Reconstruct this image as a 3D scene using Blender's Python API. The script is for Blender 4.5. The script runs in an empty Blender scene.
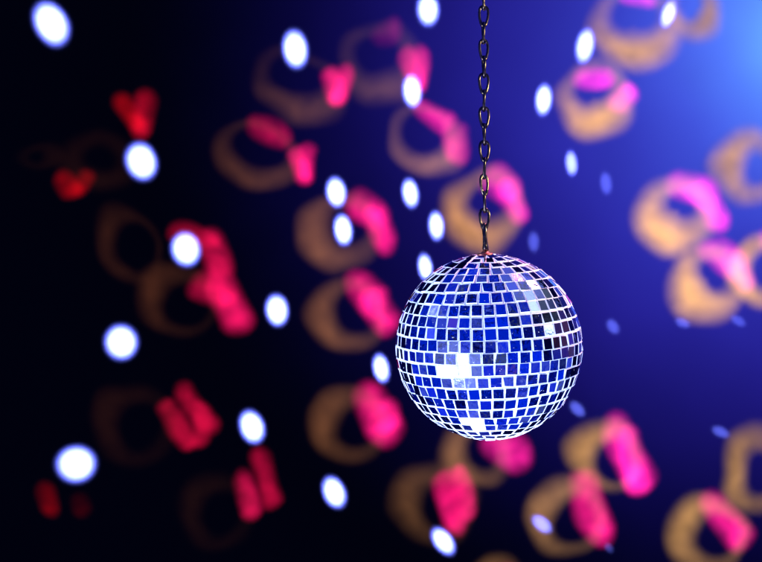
import bpy, bmesh, math, random
from mathutils import Vector, Matrix, noise as mnoise
random.seed(11)
R = math.radians
SC = bpy.context.scene
COL = SC.collection

# ------------------------------------------------------------------ camera
D_BALL, RB = 1.30, 0.100          # metres from camera to the ball, ball radius
D_WALL = 3.0                      # metres from camera to the wall
P = RB / math.sqrt(D_BALL**2 - RB**2) / 92.7     # tangent per photo pixel
CAMZ = 1.6
cam = bpy.data.cameras.new('camera')
cam.sensor_width = 36
cam.lens = 36 / (2 * P * 381)
cam.clip_start, cam.clip_end = 0.05, 60
cam.dof.use_dof = True
cam.dof.focus_distance = D_BALL - 0.065
cam.dof.aperture_fstop = cam.lens / 8.5
co = bpy.data.objects.new('camera', cam)
COL.objects.link(co)
co.location = (0, 0, CAMZ)
co.rotation_euler = (R(90), 0, 0)
SC.camera = co
SC.view_settings.view_transform = 'Standard'
SC.view_settings.look = 'None'
SC.view_settings.exposure = 0
SC.view_settings.gamma = 1
SC.cycles.use_denoising = True
SC.cycles.sample_clamp_indirect = 6
SC.cycles.use_light_tree = True
SC.cycles.max_bounces = 6
SC.cycles.caustics_reflective = False
SC.cycles.blur_glossy = 0.3

def at(px, py, y):                 # a place in the room at depth y
    return Vector(((px - 381) * P * y, y, CAMZ + (281 - py) * P * y))
K = P * D_WALL                     # metres on the wall per pattern unit
ALB = 0.006                        # the wall is nearly black cloth
BALL = at(488.5, 346.5, D_BALL)

# ------------------------------------------------------------------ node maths
class S:
    """a scalar socket with arithmetic"""
    nt = None
    def __init__(s, v): s.v = v
    @staticmethod
    def op(o, *a, clamp=False):
        n = S.nt.nodes.new('ShaderNodeMath'); n.operation = o; n.use_clamp = clamp
        for i, x in enumerate(a):
            x = x.v if isinstance(x, S) else x
            if isinstance(x, (int, float)): n.inputs[i].default_value = x
            else: S.nt.links.new(x, n.inputs[i])
        return S(n.outputs[0])
    def __add__(a, b): return S.op('ADD', a, b)
    __radd__ = __add__
    def __sub__(a, b): return S.op('SUBTRACT', a, b)
    def __rsub__(a, b): return S.op('SUBTRACT', b, a)
    def __mul__(a, b): return S.op('MULTIPLY', a, b)
    __rmul__ = __mul__
    def __truediv__(a, b): return S.op('DIVIDE', a, b)
    def __pow__(a, b): return S.op('POWER', a, b)
def new(t, **k):
    n = S.nt.nodes.new(t)
    for a, b in k.items(): setattr(n, a, b)
    return n
def lk(a, b): S.nt.links.new(a.v if isinstance(a, S) else a, b)
def comb(x, y, z=0.0):
    n = new('ShaderNodeCombineXYZ')
    for i, v in enumerate((x, y, z)):
        if isinstance(v, S): lk(v, n.inputs[i])
        else: n.inputs[i].default_value = v
    return n.outputs[0]
def smooth(x, lo, hi):
    n = new('ShaderNodeMapRange', interpolation_type='SMOOTHSTEP')
    lk(x, n.inputs[0]); n.inputs[1].default_value = lo; n.inputs[2].default_value = hi
    return S(n.outputs[0])
def noise_tex(vec, scale, detail=2.0, rough=.5):
    n = new('ShaderNodeTexNoise'); lk(vec, n.inputs['Vector'])
    n.inputs['Scale'].default_value = scale; n.inputs['Detail'].default_value = detail
    n.inputs['Roughness'].default_value = rough
    return n

def wall_point(loc, wob):
    """where the ray of this lamp meets the wall, in pattern units (x right, y up, 0 at the wall's middle)"""
    g = new('ShaderNodeNewGeometry'); s = new('ShaderNodeSeparateXYZ')
    lk(g.outputs['Incoming'], s.inputs[0])
    ix, iy, iz = (S(o) for o in s.outputs)
    Dd = D_WALL - loc.y
    x = (loc.x + (ix / iy) * Dd) / K
    y = (loc.z - CAMZ + (iz / iy) * Dd) / K
    if wob:
        n = noise_tex(comb(x, y), .022, 0.0)
        q = new('ShaderNodeSeparateColor'); lk(n.outputs['Color'], q.inputs[0])
        x = x + (S(q.outputs[0]) - .5) * wob
        y = y + (S(q.outputs[1]) - .5) * wob
    return x, y

def gain(loc, px, py):
    """lamp strength per unit of brightness wanted at a place on the wall"""
    v = Vector(((px - 381) * K, D_WALL, CAMZ + (281 - py) * K)) - loc
    d = v.length
    return d * d / (v.y / d)

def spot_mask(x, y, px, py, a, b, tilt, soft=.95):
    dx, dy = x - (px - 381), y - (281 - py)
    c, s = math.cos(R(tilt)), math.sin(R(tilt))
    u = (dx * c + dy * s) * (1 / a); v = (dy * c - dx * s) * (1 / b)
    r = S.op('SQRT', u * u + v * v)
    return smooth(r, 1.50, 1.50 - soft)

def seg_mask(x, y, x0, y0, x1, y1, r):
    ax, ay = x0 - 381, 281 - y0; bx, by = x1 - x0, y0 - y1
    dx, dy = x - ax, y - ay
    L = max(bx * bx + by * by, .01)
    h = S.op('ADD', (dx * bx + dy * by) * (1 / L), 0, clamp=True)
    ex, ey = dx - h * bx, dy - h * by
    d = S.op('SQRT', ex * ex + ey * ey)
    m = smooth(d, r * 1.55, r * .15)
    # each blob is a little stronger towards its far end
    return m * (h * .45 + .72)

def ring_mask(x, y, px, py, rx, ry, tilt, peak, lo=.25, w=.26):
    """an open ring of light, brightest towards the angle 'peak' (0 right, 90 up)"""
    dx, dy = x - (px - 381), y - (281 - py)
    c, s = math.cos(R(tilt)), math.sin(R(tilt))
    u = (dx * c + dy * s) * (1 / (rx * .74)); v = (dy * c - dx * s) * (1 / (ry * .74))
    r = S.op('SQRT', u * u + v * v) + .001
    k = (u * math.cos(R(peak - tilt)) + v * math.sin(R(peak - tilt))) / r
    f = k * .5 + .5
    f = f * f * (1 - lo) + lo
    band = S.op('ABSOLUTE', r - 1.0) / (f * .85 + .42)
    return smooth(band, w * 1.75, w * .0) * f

def lamp(name, loc, aim, cone, blend, radius, energy, color, soft_nodes=False):
    l = bpy.data.lights.new(name, 'SPOT'); l.energy = energy; l.color = color
    l.spot_size = R(cone); l.spot_blend = blend; l.shadow_soft_size = radius
    o = bpy.data.objects.new(name, l); COL.objects.link(o); o.location = loc
    o.rotation_euler = (Vector(aim) - Vector(loc)).to_track_quat('-Z', 'Y').to_euler()
    return o, l

def projector(name, loc, build):
    """a lamp with a pattern (gobo) in front of it, throwing coloured light on the wall"""
    o, l = lamp(name, loc, loc + Vector((0, 1, 0)), 165, .0, 0.0, 4 * math.pi * math.pi / ALB, (1, 1, 1))
    l.use_nodes = True; S.nt = l.node_tree
    for n in list(S.nt.nodes): S.nt.nodes.remove(n)
    out = new('ShaderNodeOutputLight'); em = new('ShaderNodeEmission')
    lk(em.outputs[0], out.inputs[0])
    strength, color = build()
    lk(strength, em.inputs['Strength'])
    if isinstance(color, tuple): em.inputs['Color'].default_value = (*color, 1)
    else: lk(color, em.inputs['Color'])
    return o

# ---- light patches on the wall: (x, y, half width, half height, tilt, brightness)
WHITE = [
 (51,24,16,22,28,9),(141,161,15,18,18,9),(295,49,12,18,8,9),(428,10,10.5,16,4,8),(412,91,9.5,16,4,9),
 (186,249,14,16,14,9),(121,342,16,16.5,10,9),(76,464,19,17,10,9),(277,310,11,15,8,9),(336,192,9.5,14.5,6,9),
 (343,230,9,15,10,9),(410,193,8,14,8,8),(436,226,7.5,14,6,8),(425,267,7,13,8,8),(381,368,8,14,12,8),
 (252,427,12,16,20,9),(334,492,10.5,15.5,24,8.5),(443,541,9,14.5,36,8),(585,46,9,17,-12,7),(544,100,8,15.5,-6,8),
 (571,163,6,12,4,4),(606,183,6.5,12,6,.55),(668,14,7,14,-18,5.5),(534,242,6,11,4,.5),(613,327,6,9,36,.55),
 (683,323,5,8.5,66,.5),(738,321,5,9,60,.4),(577,409,6,10,46,.65),(721,432,5.5,10,66,.55),(542,524,7,12,50,2.2),
 (609,548,4,6,40,.22),
 (-60,90,16,20,20,9),(-40,255,16,18,14,9),(-90,400,19,18,10,9),(-30,590,18,16,10,9),(160,-45,14,19,14,9),
 (205,600,13,16,20,9),(360,-60,10,17,6,8),(520,-50,9,17,-8,8),(640,-70,9,16,-16,7),(800,420,5,9,60,.5),
 (70,-70,17,22,22,9),(340,610,11,16,30,8),(800,250,6,9,50,.5),(868,142,22,26,0,9),(850,120,8,12,20,1.0),
]
# (x, y, rx, ry, tilt, peak angle, brightness, low, width)
RING = [
 (296,80,52,36,-18,-75,.075,.16,.34),(378,60,45,42,-30,-60,.10,.25,.36),(257,151,50,34,-10,-95,.075,.25,.30),
 (424,136,42,36,-14,-70,.27,.22,.30),(634,20,46,42,0,-85,.62,.2,.42),(592,94,36,38,0,-80,.85,.2,.44),
 (676,209,35,36,0,-122,1.05,.32,.50),(709,280,35,37,0,-140,1.0,.34,.48),(766,272,36,38,0,180,.75,.5,.34),
 (752,168,36,36,0,160,.5,.5,.40),(690,8,28,30,0,-40,.4,.3,.40),
 (484,206,40,40,0,-130,.58,.3,.42),(342,229,42,40,0,-150,.19,.3,.34),(349,312,42,38,0,-160,.16,.3,.32),
 (132,245,34,48,25,180,.024,.3,.26),(180,300,46,40,-14,160,.045,.15,.30),(135,425,44,44,0,160,.013,.3,.3),
 (352,426,42,40,0,165,.12,.25,.32),(436,505,44,44,0,160,.09,.3,.34),(478,452,36,36,0,-170,.22,.3,.36),
 (608,458,40,40,0,155,.42,.25,.32),(568,520,40,42,0,150,.28,.25,.34),(710,534,42,42,0,155,.40,.3,.32),
 (757,470,34,44,0,170,.35,.4,.34),(218,512,42,42,0,165,.009,.4,.3),(98,160,38,30,0,-120,.010,.5,.4),(36,155,22,12,0,0,.006,.5,.5),
 (840,300,38,38,0,150,.6,.4,.34),(830,480,38,40,0,150,.4,.4,.34),(640,620,40,42,0,150,.3,.3,.34),
 (500,600,40,42,0,150,.2,.3,.34),(820,60,38,40,0,-90,.6,.4,.34),
]
# (x0, y0, x1, y1, radius, brightness, magenta 0..1)
PINK = [
 (122,101,135,118,9.5,.42,0),(144,99,139,124,10.5,.50,.05),(62,179,71,194,8.5,.36,0),(84,178,75,193,8.5,.28,0),
 (328,73,336,92,9,.9,.25),(343,74,338,94,9,.9,.25),(408,56,416,78,9,.8,.3),(421,56,419,82,8,.8,.3),(380,34,392,32,11,.10,.6),
 (256,128,280,132,11,.42,.15),(296,152,302,174,9,.9,.25),(308,150,305,172,9,.8,.25),
 (422,109,446,120,10,.8,.4),(456,132,458,150,10,.75,.4),(628,-4,648,-2,9,.6,.9),
 (583,77,604,80,10,1.0,.8),(618,106,628,94,10,1.0,.85),(682,184,702,192,14,1.0,.8),(702,196,716,216,12,1.0,.8),(690,190,706,204,9,.7,.8),
 (716,250,736,264,14,1.0,.8),(736,262,746,280,11,.8,.8),
 (496,180,508,192,13,1.0,.6),(508,192,517,214,11,1.0,.6),
 (356,206,376,216,13,1.0,.3),(376,216,384,240,12,1.0,.3),(360,286,374,300,14,1.0,.3),(374,300,386,320,13,1.0,.3),
 (178,232,212,238,9,.42,.1),(212,238,218,270,12,.62,.15),(200,284,224,296,12,.6,.15),(222,290,236,316,14,.85,.2),
 (164,406,185,438,9,.50,.1),(184,392,204,424,11,.46,.1),(203,410,197,438,8,.4,.1),
 (45,492,48,508,9,.20,0),(80,500,82,506,9,.04,0),
 (241,480,252,510,10,.60,.15),(261,460,272,500,10,.42,.1),
 (368,398,384,430,15,1.0,.3),(386,408,388,424,10,.95,.3),(446,482,456,522,11,.95,.25),(458,474,468,514,8,.75,.25),
 (500,442,514,452,16,.95,.5),(616,430,640,476,14,1.0,.5),(630,440,640,482,11,1.0,.5),
 (582,486,600,534,14,1.0,.35),(716,504,738,540,14,1.0,.4),
 (776,240,792,262,13,1.0,.8),(648,600,668,640,14,1.0,.4),(510,580,530,620,13,.9,.4),(840,460,860,500,13,1.0,.4),
 (824,30,850,50,12,1.0,.9),(-40,470,-30,500,12,.3,0),
]
SRC = BALL + Vector((0, 0.16, 0))          # projectors added behind the ball, standing in for its reflected beams

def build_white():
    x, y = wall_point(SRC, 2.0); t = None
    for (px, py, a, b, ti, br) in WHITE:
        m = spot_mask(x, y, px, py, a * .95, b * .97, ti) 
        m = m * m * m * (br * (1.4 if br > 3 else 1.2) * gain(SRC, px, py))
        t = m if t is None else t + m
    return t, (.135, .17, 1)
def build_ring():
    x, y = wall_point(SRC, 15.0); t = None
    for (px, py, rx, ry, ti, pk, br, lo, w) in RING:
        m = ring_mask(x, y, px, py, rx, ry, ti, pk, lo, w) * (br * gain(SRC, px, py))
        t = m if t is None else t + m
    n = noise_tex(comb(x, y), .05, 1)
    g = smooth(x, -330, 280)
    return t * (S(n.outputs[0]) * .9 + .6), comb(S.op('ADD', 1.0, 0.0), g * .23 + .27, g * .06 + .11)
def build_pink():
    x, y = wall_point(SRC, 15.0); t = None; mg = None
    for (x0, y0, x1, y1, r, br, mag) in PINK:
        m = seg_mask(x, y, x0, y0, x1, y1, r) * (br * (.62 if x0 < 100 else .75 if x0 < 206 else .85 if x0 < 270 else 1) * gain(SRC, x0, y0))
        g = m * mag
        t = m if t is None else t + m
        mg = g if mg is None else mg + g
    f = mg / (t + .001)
    # red, leaning to magenta by each blob's share, bluer to the right
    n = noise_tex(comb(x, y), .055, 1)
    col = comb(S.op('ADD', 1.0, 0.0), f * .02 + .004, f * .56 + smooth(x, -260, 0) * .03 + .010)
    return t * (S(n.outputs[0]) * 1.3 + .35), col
projector('white_patch_projector', SRC, build_white)
projector('amber_ring_projector', SRC + Vector((.004, 0, 0)), build_ring)
projector('pink_patch_projector', SRC + Vector((0, .004, 0)), build_pink)

# blue wash: strong stage lamp up to the right, ring gaps added to its pattern to keep amber yellow
WASH = at(835, 35, D_WALL) + Vector((0, -0.95, 0))
def build_wash():
    x, y = wall_point(WASH, 15.0); t = S.op('ADD', 1.0, 0.0)
    for (px, py, rx, ry, ti, pk, br, lo, w) in RING:
        if br > .3 and px < 790:
            t = t * (1 - ring_mask(x, y, px, py, rx, ry, ti, pk, lo, w * 1.05) * .80)
    n = noise_tex(comb(x, y), .006, 2)
    dx, dy = x - 454.0, y - 246.0
    r = S.op('SQRT', dx * dx + dy * dy * 1.15)
    fall = S.op('POWER', 2.718, r * (-1 / 450.0)) * smooth(r, 720, 330)
    low = S.op('POWER', 2.718, r * (-1 / 100.0))
    # cooler at the heart of the beam, violet-blue at its edge
    col = comb(low * .09 + .058, low * .52 + .034, 1.0)
    # exponential core over the cosine fall of a bare lamp
    return t * fall * (S(n.outputs[0]) * .5 + .75) * (1.0), col
o = projector('blue_wash_lamp', WASH, build_wash)
o.data.energy *= 1.30

# ---- lamps on the ball and the chain
def on_ball(dirv, dist, cone, radius, e, color, name, tgt=BALL, blend=.5):
    v = Vector(dirv).normalized()
    return lamp(name, tgt + v * dist, tgt, cone, blend, radius, e, color)
#  directions: x right, y away from the camera, z up
on_ball((-.62, -.66, -.40), 1.0, 52, .25, 80, (.55, .68, 1), 'key_lamp')
on_ball((.50, -.62, -.62), 1.0, 15, .04, 75, (.55, .66, 1), 'lower_right_lamp')
on_ball((-.15, .28, -.95), .9, 18, .12, 105, (.6, .7, 1), 'lamp_below')
on_ball((-.85, -.1, .5), 1.2, 12, .03, 70, (.5, .62, 1), 'left_lamp')
on_ball((.55, .25, .9), 1.0, 15, .06, 85, (1, .35, .62), 'pink_rim_fill')  # fill added to tint the top rim pink, in place of wall reflections
on_ball((.90, -.36, .08), 1.1, 34, .03, 60, (1, .95, .55), 'chain_lamp', tgt=BALL + Vector((0, 0, .28)))

# ------------------------------------------------------------------ made-up blue surroundings for the mirrors to reflect
w = bpy.data.worlds.new('World'); SC.world = w; w.use_nodes = True
S.nt = w.node_tree
bg = S.nt.nodes['Background']
tc = new('ShaderNodeTexCoord'); dirn = tc.outputs['Generated']
n1 = noise_tex(dirn, 2.6, 3, .6); n2 = noise_tex(dirn, 14.0, 2, .6)
a = smooth(S(n1.outputs[0]) * .6 + S(n2.outputs[0]) * .5, .44, .62)
sp = new('ShaderNodeSeparateXYZ'); lk(dirn, sp.inputs[0])
def lobe(d, c0, c1):
    v = new('ShaderNodeVectorMath', operation='DOT_PRODUCT'); lk(dirn, v.inputs[0])
    v.inputs[1].default_value = Vector(d).normalized(); return smooth(S(v.outputs['Value']), math.cos(R(c0)), math.cos(R(c1)))
dark = lobe((.93, .00, .33), 36, 24)  # dark patch added to blacken reflections in the right-hand tiles
blue = (a * .80 + .06) * (1 - dark * .99)
glow = lobe((.62, -.1, .74), 8, 4) * 1.5 + lobe((.54, .15, .80), 36, 14) * .26 + lobe((-.64, -.69, -.33), 32, 10) * .55 + lobe((.93, -.35, .30), 7, 4) * 3.0 + lobe((.25, -.5, .82), 7, 4) * 2.5  # bright patches added to put white and pale reflections in some tiles
amber = lobe((.93, .30, .08), 20, 6) * .09 + lobe((-.7, -.5, .6), 9, 4) * .12 + lobe((.2, -.95, -.4), 7, 3) * .10
n3 = noise_tex(dirn, 5.5, 1, .5)
pale = smooth(S(n3.outputs[0]), .54, .70) * (1 - dark) * .09
col = comb(glow * .5 + amber * 1.0 + pale * .75, glow * .62 + blue * .03 + amber * .35 + pale, blue + glow + pale * .8)
lk(col, bg.inputs['Color']); bg.inputs['Strength'].default_value = 1.0

# ------------------------------------------------------------------ materials
def mat(name):
    m = bpy.data.materials.new(name); m.use_nodes = True; S.nt = m.node_tree
    return m, m.node_tree.nodes['Principled BSDF']
# wall cloth
M_WALL, b = mat('dark_wall_cloth')
t = new('ShaderNodeTexCoord'); n = noise_tex(t.outputs['Object'], 1.4, 4)
cr = new('ShaderNodeMapRange'); lk(n.outputs[0], cr.inputs[0]); cr.inputs[3].default_value = ALB * .92; cr.inputs[4].default_value = ALB * 1.08
lk(comb(S(cr.outputs[0]), S(cr.outputs[0]), S(cr.outputs[0])), b.inputs['Base Color'])
b.inputs['Roughness'].default_value = 1; b.inputs['Specular IOR Level'].default_value = 0
wv = noise_tex(t.outputs['Object'], 260, 2); bp = new('ShaderNodeBump'); bp.inputs['Strength'].default_value = .15
lk(wv.outputs[0], bp.inputs['Height']); lk(bp.outputs[0], b.inputs['Normal'])
# mirror glass
M_MIR, b = mat('mirror_glass')
t = new('ShaderNodeTexCoord'); at_ = new('ShaderNodeAttribute', attribute_name='tile')
sc_ = new('ShaderNodeSeparateColor'); lk(at_.outputs['Color'], sc_.inputs[0])
rnd, rnd2 = S(sc_.outputs[0]), S(sc_.outputs[1])
tint = rnd * .38 + .56
lk(comb(tint * .86, tint * .93, tint), b.inputs['Base Color'])
b.inputs['Metallic'].default_value = 1
sm = noise_tex(t.outputs['Object'], 160, 3)
lk(rnd2 * .10 + S(sm.outputs[0]) * .05 + .015, b.inputs['Roughness'])
nb = noise_tex(t.outputs['Object'], 130, 2); bp = new('ShaderNodeBump'); bp.inputs['Strength'].default_value = .10; bp.inputs['Distance'].default_value = .002
lk(nb.outputs[0], bp.inputs['Height']); lk(bp.outputs[0], b.inputs['Normal'])
# specks of glue and chips on the glass
df = new('ShaderNodeBsdfDiffuse'); df.inputs[0].default_value = (.75, .78, .85, 1)
g1 = noise_tex(t.outputs['Object'], 420, 2)
k1 = smooth(S(g1.outputs[0]), .70, .78)
mx = new('ShaderNodeMixShader'); lk(k1 * .8, mx.inputs[0]); lk(b.outputs[0], mx.inputs[1]); lk(df.outputs[0], mx.inputs[2])
# blue diffuse share mixed into the tiles, standing in for reflected blue light
fl = new('ShaderNodeBsdfDiffuse'); fl.inputs[0].default_value = (.004, .02, .80, 1)
m2 = new('ShaderNodeMixShader'); lk(rnd2 * .10 + .006, m2.inputs[0]); lk(mx.outputs[0], m2.inputs[1]); lk(fl.outputs[0], m2.inputs[2])
lk(m2.outputs[0], S.nt.nodes['Material Output'].inputs[0])
# cut glass edges and grout
M_EDGE, b = mat('cut_glass_edge')
b.inputs['Base Color'].default_value = (.80, .84, .88, 1); b.inputs['Roughness'].default_value = .35
M_GROUT, b = mat('white_grout')
t = new('ShaderNodeTexCoord'); n = noise_tex(t.outputs['Object'], 90, 3)
k = S(n.outputs[0]) * .25 + .66
lk(comb(k, k, k * 1.02), b.inputs['Base Color']); b.inputs['Roughness'].default_value = .7
# metals
def metal(name, c, rough, scale=300):
    m, b = mat(name)
    t = new('ShaderNodeTexCoord'); n = noise_tex(t.outputs['Object'], scale, 3)
    k = S(n.outputs[0]) * .7 + .6
    lk(comb(k * c[0], k * c[1], k * c[2]), b.inputs['Base Color'])
    b.inputs['Metallic'].default_value = 1
    lk(S(n.outputs[0]) * .3 + rough, b.inputs['Roughness'])
    return m
M_CHAIN = metal('aged_brass', (.10, .07, .05), .05)
M_CAP = metal('dark_copper', (.35, .12, .08), .30)

# ------------------------------------------------------------------ builders
def link_obj(name, bm, mats, parent=None, smooth_=True):
    me = bpy.data.meshes.new(name); bm.normal_update(); bm.to_mesh(me); bm.free()
    for m in (mats if isinstance(mats, (list, tuple)) else [mats]): me.materials.append(m)
    if smooth_:
        for p in me.polygons: p.use_smooth = True
    o = bpy.data.objects.new(name, me); COL.objects.link(o)
    if parent: o.parent = parent
    return o
def empty(name, loc, label, cat):
    o = bpy.data.objects.new(name, None); COL.objects.link(o); o.location = loc
    o.empty_display_size = .02; o['label'] = label; o['category'] = cat
    return o
def tube(bm, pts, rads, closed=True, seg=14):
    n = len(pts); rings = []
    for i, p in enumerate(pts):
        a_, b_ = (pts[(i - 1) % n], pts[(i + 1) % n]) if closed else (pts[max(i - 1, 0)], pts[min(i + 1, n - 1)])
        t_ = (b_ - a_).normalized()
        u = t_.cross(Vector((0, 1, 0)))
        if u.length < .05: u = t_.cross(Vector((1, 0, 0)))
        u.normalize(); v = t_.cross(u)
        rings.append([bm.verts.new(p + (u * math.cos(q) + v * math.sin(q)) * rads[i]) for q in (2 * math.pi * k / seg for k in range(seg))])
    for i in range(n if closed else n - 1):
        A, B = rings[i], rings[(i + 1) % n]
        for k in range(seg): bm.faces.new((A[k], A[(k + 1) % seg], B[(k + 1) % seg], B[k]))
    if not closed: bm.faces.new(rings[0]); bm.faces.new(rings[-1][::-1])
    bmesh.ops.recalc_face_normals(bm, faces=bm.faces)

# ------------------------------------------------------------------ the wall
bm = bmesh.new()
W, H, T = 6.4, 5.0, .06
bmesh.ops.create_cube(bm, size=1)
bmesh.ops.scale(bm, vec=(W, T, H), verts=bm.verts)
wall = link_obj('wall', bm, M_WALL, smooth_=False)
wall.location = (0, D_WALL + T / 2, CAMZ)
wall['kind'] = 'structure'

# ------------------------------------------------------------------ mirror ball
ball = empty('mirror_ball', BALL, 'round mirror ball of small square mirrors in white grout, hanging from the chain', 'mirror ball')
ball.rotation_euler = (R(4), R(-3.0), R(7))
bm = bmesh.new()
bmesh.ops.create_uvsphere(bm, u_segments=96, v_segments=64, radius=RB - .0011)
for v in bm.verts:
    v.co *= 1 + .0022 * mnoise.noise(v.co * 120)
link_obj('grout_sphere', bm, M_GROUT, ball)

bm = bmesh.new()
cl = bm.loops.layers.color.new('tile')
NR = 25
edges = [-90.0]
hs = [1 + random.uniform(-.05, .05) for _ in range(NR)]; tot = sum(hs)
for h_ in hs: edges.append(edges[-1] + 180 * h_ / tot)
TH = .0019
for i in range(NR):
    l0, l1 = R(edges[i]), R(edges[i + 1]); lat = (l0 + l1) / 2
    hgt = (l1 - l0) * RB
    rc = math.cos(lat) * RB
    if i in (0, NR - 1): continue
    pitch = RB * R(180 / NR) * random.uniform(.97, 1.03)
    cnt = max(3, round(2 * math.pi * rc / pitch)); step = 2 * math.pi / cnt
    ph = random.uniform(0, step); wid = 2 * math.pi * rc / cnt
    cap = math.cos(max(abs(l0), abs(l1))) * RB * 2 * math.tan(step / 2)
    row_off = random.uniform(-.004, .004)
    for j in range(cnt):
        lon = ph + j * step + random.uniform(-.03, .03) * step
        la = lat + row_off + random.uniform(-.03, .03) * (l1 - l0) + R(.5) * math.sin(lon * 2 + i)
        n_ = Vector((math.cos(la) * math.cos(lon), math.cos(la) * math.sin(lon), math.sin(la)))
        e = Vector((-math.sin(lon), math.cos(lon), 0)); u = n_.cross(e)
        jr = 2.6
        n2_ = (n_ + e * math.tan(R(random.gauss(0, jr))) + u * math.tan(R(random.gauss(0, jr)))).normalized()
        e2 = (e + u * random.uniform(-.035, .035)); e2 = (e2 - n2_ * e2.dot(n2_)).normalized(); u2 = n2_.cross(e2)
        gap = .00085
        hw = (wid - gap) / 2 * random.uniform(.95, 1.01); hh = (hgt - gap) / 2 * random.uniform(.95, 1.02)
        k0 = max(.62, min(1, 1 - (wid - cap) / wid * .9))       # edge nearer the pole is cut narrower
        top = n_ * (RB + random.uniform(-.0001, .0003))
        kt, kb = (k0, 1) if lat > 0 else (1, k0)
        c_ = [(-hw * kb, -hh), (hw * kb, -hh), (hw * kt, hh), (-hw * kt, hh)]
        # a chipped or skewed corner now and then
        c_ = [(x * random.uniform(.95, 1.01), y * random.uniform(.95, 1.01)) for x, y in c_]
        if random.random() < .06:
            q = random.randrange(4); c_[q] = (c_[q][0] * .72, c_[q][1] * .8)
        f_in = .955
        A = [bm.verts.new(top + e2 * x * f_in + u2 * y * f_in) for x, y in c_]
        B = [bm.verts.new(top + e2 * x + u2 * y - n2_ * .00030) for x, y in c_]
        C = [bm.verts.new(top + e2 * x + u2 * y - n2_ * TH) for x, y in c_]
        fs = [bm.faces.new(A)]; fs[0].material_index = 0
        for k in range(4):
            f = bm.faces.new((B[k], B[(k + 1) % 4], A[(k + 1) % 4], A[k])); f.material_index = 1; fs.append(f)
            f = bm.faces.new((C[k], C[(k + 1) % 4], B[(k + 1) % 4], B[k])); f.material_index = 1; fs.append(f)
        cc = (random.random(), random.random() ** 2, random.random(), 1)
        for f in fs:
            for lp in f.loops: lp[cl] = cc
link_obj('mirror_tiles', bm, [M_MIR, M_EDGE], ball, smooth_=False)

def lathe(prof, seg=32):
    bm = bmesh.new(); rs = []
    for r_, z_ in prof:
        rs.append([bm.verts.new((r_ * math.cos(2 * math.pi * k / seg), r_ * math.sin(2 * math.pi * k / seg), z_)) for k in range(seg)])
    for a_, b_ in zip(rs, rs[1:]):
        for k in range(seg): bm.faces.new((a_[k], a_[(k + 1) % seg], b_[(k + 1) % seg], b_[k]))
    bm.faces.new(rs[0][::-1]); bm.faces.new(rs[-1]); return bm
cap = link_obj('hanging_cap', lathe([(.0085, .0965), (.0085, .1003), (.0078, .1010), (.0045, .1016), (.0035, .1030), (.0028, .1036)]), M_CAP, ball)
bm = bmesh.new()
er = .0030
tube(bm, [Vector((er * math.cos(q), 0, er * math.sin(q))) for q in (2 * math.pi * k / 28 for k in range(28))], [.0010] * 28)
eye = link_obj('eyelet', bm, M_CAP, ball); eye.location = (0, 0, .1058); eye.rotation_euler = (0, 0, R(70))

# ------------------------------------------------------------------ chain of pear shaped wire links
bpy.context.view_layer.update()
U = P * D_BALL                      # metres per photo pixel at the ball
bottom = ball.matrix_world @ Vector((0, 0, .1058 + .0030))
topp = at(482.5, -150, D_BALL)
axis = (topp - bottom).normalized()
PITCH = 16.85 * U
WR = 1.35 * U                       # wire radius
chain = empty('hanging_chain', bottom, 'thin aged brass chain of twisted wire links holding up the ball', 'chain')
def link_mesh(length, wide, wr, pear=.30, n=44):
    bm = bmesh.new(); pts, rd = [], []
    L = length / 2 + wr
    for k in range(n):
        q = 2 * math.pi * k / n
        c, s = math.cos(q), math.sin(q)
        z = L * math.copysign(abs(s) ** .92, s)
        x = (wide / 2 - wr) * math.copysign(abs(c) ** .85, c) * (1 + pear * s)
        y = .35 * wr * math.sin(q) * c
        pts.append(Vector((x, y, z))); rd.append(wr * (1 + .45 * max(0, -s - .55) / .45))
    tube(bm, pts, rd, seg=12)
    return bm
proto = None
NL = 20
for i in range(NL):
    if i == 0:
        o = link_obj('chain_link', link_mesh(20 * U, 9.5 * U, WR * 1.6, .0), M_CHAIN, chain)
        z = 20 * U / 2 - .0012; top = z + 20 * U / 2
    else:
        if proto is None:
            proto = link_obj('chain_link', link_mesh(PITCH, 11.5 * U, WR), M_CHAIN, chain); o = proto
        else:
            o = proto.copy(); COL.objects.link(o); o.parent = chain
        z = top + PITCH / 2; top += PITCH
    face = (i % 2 == 1)
    spin = R(random.uniform(-26, 26)) if face else R(78 + random.uniform(-10, 8))
    if i == 0: spin = R(72)
    o.location = axis * z + Vector((random.uniform(-.25, .25) * U, 0, 0))
    o.rotation_euler = (axis.to_track_quat('Z', 'Y').to_matrix() @ Matrix.Rotation(random.uniform(-.06, .06), 3, 'Y') @ Matrix.Rotation(spin, 3, 'Z')).to_euler()
